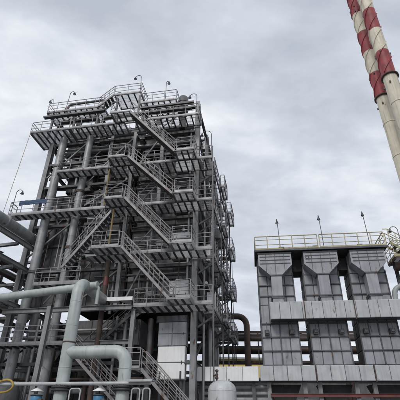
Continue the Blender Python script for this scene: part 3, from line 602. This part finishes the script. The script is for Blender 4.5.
# dark equipment crowding the ground floor behind the pipes
for i, (x0, x1, y, z0, z1, m, lb) in enumerate(((-12.4, -10.6, -1.0, .2, 4.4, 'casing', 'dark round vessel under the low walkway at far left'), (-9.9, -8.9, -.8, .2, 5.2, 'pipe_grey', 'grey vessel behind the blue actuator at lower left'))):
    t = T('machine_skid', lb, 'machine', TW, ((x0 + x1) / 2, y, 0))
    xm = (x0 + x1) / 2; rr = (x1 - x0) / 2
    t.mesh('vessel', MB().lathe((xm, y, z0), [(0, .3), (rr * .8, .4), (rr, .7), (rr, z1 - z0 - .6), (rr * .75, z1 - z0 - .2), (rr * .2, z1 - z0 - .05), (.08, z1 - z0), (0, z1 - z0)], 24), m)
    for sx in (-.7, .7): t.box('leg', 'steel_dark', (xm + sx * rr - .06, xm + sx * rr + .06), (y - .06, y + .06), (0, z0 + .6))
    for z in (z0 + 1.2, z0 + 2.6): t.mesh('hoop', MB().lathe((xm, y, z), [(rr, 0), (rr + .03, .01), (rr + .03, .08), (rr, .09)], 24), 'steel')

# ================================================================== TANK
tk = T('pressure_tank', 'pale grey domed tank with a small brown valve on top', 'tank', WD, (1.37, 24.3, 0)); TO = (1.37, 24.3, 0)
tk.mesh('shell', MB().lathe(TO, [(.3, .6), (.7, .8), (.78, 1.1), (.78, 3.72), (.76, 3.85), (.68, 4.02), (.52, 4.16), (.3, 4.25), (.1, 4.285), (0, 4.29)], 40), 'tank_paint')
tk.mesh('seam', MB().lathe((1.37, 24.3, 3.7), [(.78, 0), (.787, .005), (.787, .03), (.78, .035)], 40), 'tank_paint')
for k in range(3):
    a = 2.1 * k + .4; tk.u('leg', 'box', 'steel', (1.37 + .6 * math.cos(a), 24.3 + .6 * math.sin(a), .5), (.12, .12, 1.0))
vv = tk.mesh('valve', MB().lathe((1.07, 24.2, 4.2), [(.05, 0), (.05, .12), (.1, .14), (.1, .2), (.07, .22), (.09, .36), (.05, .42), (.05, .5), (.1, .51), (.11, .58), (.05, .62), (0, .63)], 12), 'pipe_rust')
tk.mesh('side_outlet', MB().tube([(1.07, 24.2, 4.5), (.88, 24.15, 4.5)], .045, 10), 'pipe_rust', vv)
tk.mesh('lifting_lug', MB().box((1.75, 24.2, 4.24), (.12, .06, .2)), 'pipe_grey')

# ================================================================== FILTER HOUSE
fh = T('filter_house', 'grey three-bay filter house with funnel inlets and flat roof', 'filter house', BF, (4.6, 1, 0))
PIT = 3.09; Wd = 2.38; DEP = 1.5
for i in range(3):
    x0 = .1 + PIT * i; x1 = x0 + Wd; xm = (x0 + x1) / 2
    bay = fh.mesh('filter_bay', MB().box((xm, DEP / 2, 9.03), (Wd, DEP, 7.24)), 'filter_frame')
    rows = [5.45, 6.3, 7.15, 8.0, 9.25, 9.85, 10.6, 11.3, 12.0, 12.6]
    for r in range(len(rows) - 1):
        for c in range(4):
            xa = x0 + Wd * c / 4; fh.plate('panel', 'filter_panel', (xa, xa + Wd / 4), -.03 - random.uniform(0, .012), (rows[r], rows[r + 1]), .035, .05, bay)
        if r in (1, 2, 3, 5, 6): fh.box('stiffener', 'filter_frame', (x0 - .02, x1 + .02), (-.12, -.035), (rows[r] - .035, rows[r] + .035), bay)
    for c in range(0, 5, 2): fh.box('stiffener', 'filter_frame', (x0 + Wd * c / 4 - .035, x0 + Wd * c / 4 + .035), (-.1, -.036), (5.42, 11.5), bay)
    for r in range(len(rows) - 1):   # left cheek of the bay, its shade put into a darker panel colour
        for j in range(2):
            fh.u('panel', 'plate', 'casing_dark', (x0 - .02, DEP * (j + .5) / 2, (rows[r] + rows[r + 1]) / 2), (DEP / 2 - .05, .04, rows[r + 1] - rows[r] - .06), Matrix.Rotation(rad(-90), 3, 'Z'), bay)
    # funnel inlet and drop duct on the front
    hw = Wd / 2 - .06
    fn = fh.mesh('inlet_funnel', MB().prism([(xm - .37, 11.0), (xm + .37, 11.0), (xm + hw, 11.74), (xm + hw, 12.63), (xm - hw, 12.63), (xm - hw, 11.74)], -1.0, -.13), 'filter_panel')
    for z in (11.85, 12.1, 12.35): fh.box('rib', 'filter_frame', (xm - hw + .1, xm + hw - .1), (-1.035, -1.001), (z - .022, z + .022), fn)
    for dx in (-.62, 0, .62):
        zb = 11.05 if dx == 0 else 11.27
        fh.box('rib', 'filter_frame', (xm + dx - .016, xm + dx + .016), (-1.022, -1.001), (zb, 12.6), fn)
    fh.box('rim', 'filter_frame', (xm - hw - .03, xm + hw + .03), (-1.05, -.12), (12.55, 12.64), fn)
    dd = fh.mesh('drop_duct', MB().prism([(xm - .34, 9.2), (xm + .34, 9.2), (xm + .36, 10.99), (xm - .36, 10.99)], -.97, -.16), 'filter_panel')
    fh.box('flange', 'filter_frame', (xm - .42, xm + .42), (-1.03, -.13), (10.97, 11.05), dd); fh.box('flange', 'filter_frame', (xm - .42, xm + .42), (-1.03, -.13), (9.52, 9.6), dd)
    fh.box('flange', 'filter_frame', (xm - .41, xm + .41), (-1.02, -.13), (9.44, 9.5), dd)
    for dx in (-.85, .75):   # hangers and dark boxes below the level duct
        fh.line('hanger', 'rod', 'steel', (xm + dx, -.4, 7.5), (xm + dx, -.4, 8.05), .02, .02, bay)
        fh.u('junction_box', 'box', 'lamp_body', (xm + dx, -.22, 7.42), (.3, .24, .3), None, bay); fh.u('junction_box', 'box', 'steel', (xm + dx, -.36, 7.45), (.18, .05, .2), None, bay)
    if i < 2:                # dark link between the tops of the bays
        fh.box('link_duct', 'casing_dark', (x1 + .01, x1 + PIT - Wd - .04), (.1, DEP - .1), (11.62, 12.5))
# round double-ring emblem on the middle funnel
xm = .1 + PIT + Wd / 2
for dx in (-.9, -.7): fh.mesh('emblem_ring', MB().tube([(xm + dx + .1 * math.cos(a), -1.03, 12.23 + .1 * math.sin(a)) for a in [2 * math.pi * k / 20 for k in range(21)]], .016, 6, False), 'steel')
# roof slab
rf = fh.mesh('roof', MB().box((4.37, .3, 12.76), (8.9, 2.9, .1)), 'steel_dark'); fh.box('fascia', 'filter_frame', (-.1, 8.84), (-1.2, -1.152), (12.7, 12.83), rf)
# level collecting duct across the front
x = .72; k = 0
cd = fh.mesh('level_duct', MB().box((5.9, -.62, 8.6), (10.3, .86, 1.02)), 'filter_frame')
while x < 11:
    wd = .6 + .16 * ((k * 7) % 3) / 2
    fh.plate('panel', 'duct_pale', (x, x + wd), -1.09 - .008 * (k % 2), (8.05, 9.18), .04, .025, cd)
    fh.u('panel', 'plate', 'duct_pale', (x + wd / 2, -.62, 9.15), (wd - .03, .04, .86), Matrix.Rotation(rad(90), 3, 'X'), cd)
    x += wd; k += 1
for i in range(1, 3): xx = .1 + PIT * i - .3; fh.box('joint_strip', 'pipe_rust', (xx - .03, xx + .03), (-1.13, -1.095), (7.98, 9.26), cd)
fh.box('end_plate', 'duct_pale', (.7, .735), (-1.05, -.2), (8.06, 9.16), cd)
# lower panelled duct
ld = fh.mesh('lower_duct', MB().box((4.9, .1, 4.95), (10.0, 1.0, .84)), 'filter_frame')
x = -.18; k = 0
while x < 9.9:
    fh.plate('panel', 'duct_pale', (x, x + .84), -.46 - .006 * (k % 3), (4.5, 5.4), .045, .03, ld)
    x += .84; k += 1
    if k % 4 == 0: fh.box('joint_strip', 'pipe_rust', (x + .005, x + .055), (-.48, -.4), (4.46, 5.43), ld); x += .06
for x in (.35, 2.5, 3.4, 5.55, 6.6, 8.6): fh.u('column', 'hbeam', 'steel_light', (x, .1, 2.24), (.24, .24, 4.48))
for x in (1.2, 4.3, 7.5): fh.u('column', 'hbeam', 'steel', (x, 1.4, 2.24), (.22, .22, 4.48))
for i in range(3):                     # dust hoppers and dark gear below the deck
    xm = .1 + PIT * i + Wd / 2
    fh.mesh('dust_hopper', MB().prism([(xm - .2, 2.6), (xm + .2, 2.6), (xm + 1.05, 4.4), (xm - 1.05, 4.4)], .5, 1.4), 'casing_dark')
rb = fh.mesh('red_beam', MB().box((4.9, -.1, 3.75), (9.0, .1, .16)), 'red_paint'); fh.box('flange', 'red_paint', (.4, 9.4), (-.2, 0), (3.832, 3.85), rb)
# roof railing and floodlights
rt = T('roof_railing', 'yellow painted railing round the filter house roof', 'railing', BF, (4.6, -1.1, 12.84))
railing(rt, [(0, 1.6, 12.83), (0, -1.1, 12.83), (4.3, -1.1, 12.83)], m='yellow', step=.95, h=1.02, r=.03); railing(rt, [(4.45, -1.1, 12.83), (8.75, -1.1, 12.83), (8.75, 1.6, 12.83)], m='yellow', step=.95, h=1.02, r=.03)
railing(rt, [(0, 1.65, 12.83), (8.75, 1.65, 12.83)], m='yellow', step=1.4, h=1.02, r=.024, toe=False)
for x, lb in ((1.9, 'grey fan box on the filter house roof near its left end'), (4.3, 'grey fan box on the filter house roof at its middle'), (7.4, 'grey fan box on the filter house roof near its right end')):
    t = T('roof_box', lb, 'box', BF, (x, .2, 12.84), 'boxes on the filter house roof')
    t.mesh('body', MB().box((x, .2, 13.15), (.3, .4, .6)), 'filter_frame'); t.box('lid', 'steel', (x - .18, x + .18), (-.04, .44), (13.45, 13.49)); t.box('foot', 'steel_dark', (x - .12, x + .12), (.05, .35), (12.835, 12.85))
for x, h, lb in ((1.75, 2.4, 'floodlight pole on filter house roof, leftmost of three'), (4.72, 2.55, 'floodlight pole in the middle of the filter house roof'), (7.78, 2.7, 'floodlight pole near the right end of the filter house roof')):
    t = T('floodlight_pole', lb, 'lamp', BF, (x, -1.0, 12.83), 'floodlight poles on the filter house roof')
    t.mesh('pole', MB().tube([(x, -1.0, 12.83), (x - .06, -1.0, 12.83 + h)], .024, 8), 'steel')
    hd = t.mesh('lamp_head', MB().lathe((x - .08, -1.0, 12.83 + h - .42), [(.0, .1), (.11, .1), (.11, .13), (.08, .22), (.045, .32), (.03, .44), (0, .46)], 14), 'lamp_body')
    t.mesh('bulb_glass', MB().lathe((x - .08, -1.0, 12.83 + h - .5), [(0, .1), (.05, .12), (.08, .175)], 12), 'lamp_glass', hd)
# yellow stair platform at the right edge
yt = platform('yellow railed landing at the right edge beside the filter house', 9.2, 12.6, -1.0, .6, 12.1, [[(12.6, -1.0), (9.2, -1.0), (9.2, .6)], [(9.2, .6), (12.6, .6)]], fr=BF, group='landings of the filter house', rail='yellow', edge='pipe_rust', sp=.5)
stair('yellow railed stair from landing to filter house roof at right edge', (10.5, -.9, 12.15), (9.15, -.9, 13.1), .7, fr=BF, group='filter house stairs', m='yellow')
gooseneck('gooseneck lamp above the yellow landing at the right edge', (9.95, -.6, 12.1), 2.1, -1, fr=BF, group='lamps of the filter house', reach=.5)
pipe('rust brown round duct under the yellow landing', [(9.3, -.2, 11.65), (13, -.2, 11.65)], .3, 'pipe_rust', fr=BF, name='round_duct')
pipe('pale pipe rising past the right flank of the filter house', [(9.0, .3, 9.3), (9.1, .3, 10.2), (10.4, .1, 10.9), (13, .1, 11.0)], .17, 'pipe_pale', fr=BF, name='side_pipe', bend=.5)
fr4 = T('landing_scaffold', 'grey steel frame carrying the yellow landing at the right edge', 'frame', BF, (10.8, 0, 0))
for x in (9.6, 12.3):
    for y in (-.85, .45): fr4.u('column', 'hbeam', 'steel', (x, y, 5.9), (.2, .2, 11.8))
for z in (11.6, 8.9, 6.2): fr4.u('beam', 'hbeam', 'steel', (11.08, -.85, z), (.14, .2, 2.2), Matrix.Rotation(rad(90), 3, 'Y'))
fr4.line('brace', 'box', 'steel', (9.9, -.85, 9.0), (12.2, -.85, 11.5), .08, .1)
# white insulated duct to the left of the filter house
wt = T('white_duct', 'white panelled duct behind the domed tank', 'duct', BF, (-2.3, .2, 4.5))
wt.mesh('core', MB().box((-2.3, .1, 4.92), (4.0, .9, .82)), 'filter_frame')
for k in range(4): wt.plate('panel', 'white_panel', (-4.25 + k * 1.0, -3.25 + k * 1.0), -.4, (4.5, 5.36), .05, .02)
for x in (-3.9, -.6): wt.box('leg', 'steel', (x - .1, x + .1), (0, .2), (0, 4.5))
for i, (z, r, m, lb) in enumerate(((4.25, .12, 'pipe_grey', 'grey level pipe just below the white duct'), (3.9, .1, 'duct_pale', 'pale level pipe between tank and filter house columns'), (3.55, .13, 'pipe_grey', 'lowest grey level pipe between tank and filter house'))):
    pipe(lb, [(-4.5, .3 + .1 * i, z), (.3, .3 + .1 * i, z)], r, m, fr=BF, name='level_pipe', group='level pipes right of the tank')

# ================================================================== REAR PIPE BRIDGE AND BUILDING
BR = Frame((0, 38), rad(-4))
rb = T('pipe_bridge', 'dark pipe bridge with several level pipes behind tower and filter house', 'pipe bridge', BR, (8, 0, 0))
for z, d in ((9.72, .16), (9.38, .14), (8.42, .16), (7.98, .14), (7.2, .14)):
    rb.u('beam', 'hbeam', 'pipe_dark', (8, -.4, z), (.2, d, 36), Matrix.Rotation(rad(90), 3, 'Y'))
for k in range(24): rb.line('lattice', 'box', 'pipe_dark', (-8 + k * 1.2, -.4, 9.4 if k % 2 else 9.7), (-6.8 + k * 1.2, -.4, 9.7 if k % 2 else 9.4), .06, .05)
for z, y, r, m in ((9.1, -.6, .22, 'pipe_dark'), (8.2, -.5, .26, 'pipe_dark'), (9.55, .4, .2, 'pipe_dark'), (8.15, .3, .2, 'pipe_rust'), (7.15, -.3, .16, 'pipe_rust')):
    rb.line('bridge_pipe', 'pipe', m, (-10, y, z), (26, y, z), r)
for x in (-6, -.5, 6.3, 13, 20):
    for y in (-.6, .6): rb.u('column', 'hbeam', 'pipe_dark', (x, y, 4.9), (.3, .3, 9.8))
for x in (3.4, 5.4, 2.0): rb.line('hanger', 'box', 'pipe_dark', (x, -.7, 7.0), (x, -.7, 9.7), .1, .1)
pipe('rust brown pipe with a right-angle elbow standing over the pipe bridge', [(1.0, -1.2, 10.95), (4.42, -1.2, 10.95), (4.42, -1.2, 6.5)], .27, 'pipe_rust', fr=BR, name='elbow_pipe', bend=.8)
yb = T('yellow_building', 'pale yellow building seen under the dark pipe bridge', 'building', WD, (6, 58, 0))
yb.mesh('wall', MB().box((7.2, 61, 5.3), (12.4, 6, 10.6)), 'yellow_wall'); yb.box('roof', 'concrete', (.8, 13.6), (57.7, 64.3), (10.6, 10.85))
for k in range(4, 7): w_ = yb.box('window', 'lamp_body', (-9.6 + 3 * k, -8.2 + 3 * k), (57.96, 58.1), (6.2, 7.9)); yb.box('sill', 'concrete', (-9.7 + 3 * k, -8.1 + 3 * k), (57.9, 57.955), (6.05, 6.19))

wh = T('workshop_hall', 'low dark grey workshop hall behind the pipe bridge', 'building', WD, (10, 50, 0))
wh.mesh('wall', MB().box((14, 54, 3.6), (60, 8, 7.2)), 'casing'); wh.box('roof', 'steel', (-16.4, 44.4), (49.7, 58.3), (7.2, 7.4))
for k in range(16): wh.plate('window', 'lamp_glass', (-14 + 3.6 * k, -11.8 + 3.6 * k), 49.93, (3.6, 5.2), .07, 0)
nh = T('boiler_hall', 'dark neighbouring hall wall behind the left pipe rack', 'building', TW, (-24, 14, 0))
nh.mesh('wall', MB().box((-24, 16, 4.4), (24, 5, 8.8)), 'casing_dark'); nh.box('roof', 'steel', (-36.2, -11.8), (13.3, 18.7), (8.8, 9.0))
for k in range(12): nh.plate('panel', 'casing', (-36 + 2 * k, -34 + 2 * k), 13.44, (.2, 8.7), .06, .04)

# ================================================================== CHIMNEYS
BANDS = [77.0, 85.4, 93.8, 102.2, 110.6, 119.0]
def chimney(label, cx, cy, r, top, ph):
    t = T('chimney', label, 'chimney', WD, (cx, cy, 0), 'red and white banded chimneys'); c = (cx, cy, 0)
    t.mesh('shaft', MB().lathe(c, [(r * 1.25, 0), (r * 1.05, 12), (r, 30), (r, BANDS[0])], 48), 'stack_cream')
    zz = BANDS[:] if top > 112 else BANDS[:]
    for i in range(len(zz) - 1):
        t.mesh('band', MB().lathe(c, [(r * .998, zz[i]), (r * .998, zz[i + 1])], 48), 'stack_red' if i % 2 == 0 else 'stack_cream')
    for z in (30, 44, 58, 68): t.mesh('joint_ring', MB().lathe((cx, cy, z), [(r, 0), (r + .09, .02), (r + .09, .22), (r, .24)], 48), 'stack_cream')
    for z in (76.6,): t.mesh('collar', MB().lathe((cx, cy, z), [(r, 0), (r + .42, .05), (r + .42, .4), (r, .45)], 48), 'pipe_rust')
    for k in range(3):                  # helical wind strakes
        pts_o = []; n = 120; b = MB(); z0, z1 = BANDS[0] + .5, BANDS[-1] - .3
        for q in range(n + 1):
            f = q / n; z = z0 + (z1 - z0) * f; a = ph + 2 * math.pi * (k / 3 + (z - z0) / 17.0)
            for rr, dz in ((r - .05, -.06), (r + .24, -.06), (r + .24, .06), (r - .05, .06)): b.v.append((cx + rr * math.cos(a), cy + rr * math.sin(a), z + dz))
        for q in range(n):
            for s_ in range(4): b.f.append((q * 4 + s_, q * 4 + (s_ + 1) % 4, q * 4 + 4 + (s_ + 1) % 4, q * 4 + 4 + s_)); b.sm.append(False)
        # the strake is painted with the bands: cut into one piece for each band
        for i in range(5):
            bb = MB(); q0 = int(n * i / 5); q1 = int(n * (i + 1) / 5); bb.v = b.v[q0 * 4:(q1 + 1) * 4]
            for q in range(q1 - q0):
                for s_ in range(4): bb.f.append((q * 4 + s_, q * 4 + 4 + s_, q * 4 + 4 + (s_ + 1) % 4, q * 4 + (s_ + 1) % 4)); bb.sm.append(False)
            t.mesh('strake', bb, 'stack_red' if i % 2 == 0 else 'stack_cream')
    for z in (111.0, 113.5, 84.6, 74.0):
        for a in (2.6, 4.0, 5.9): t.u('lug', 'box', 'steel_dark', (cx + (r + .14) * math.cos(a), cy + (r + .14) * math.sin(a), z), (.35, .3, .45), Matrix.Rotation(a, 3, 'Z'))
    t.mesh('rim', MB().lathe((cx, cy, 119.0), [(r, 0), (r + .2, .05), (r + .2, .5), (r - .1, .55), (r - .2, -3)], 48), 'stack_red')
    return t
chimney('red and white chimney with helical fins, the farther left one', 46.6, 75.0, 1.6, 119, .4)
chimney('red and white chimney with helical fins, the nearer right one', 45.5, 68.0, 1.6, 119, 1.5)
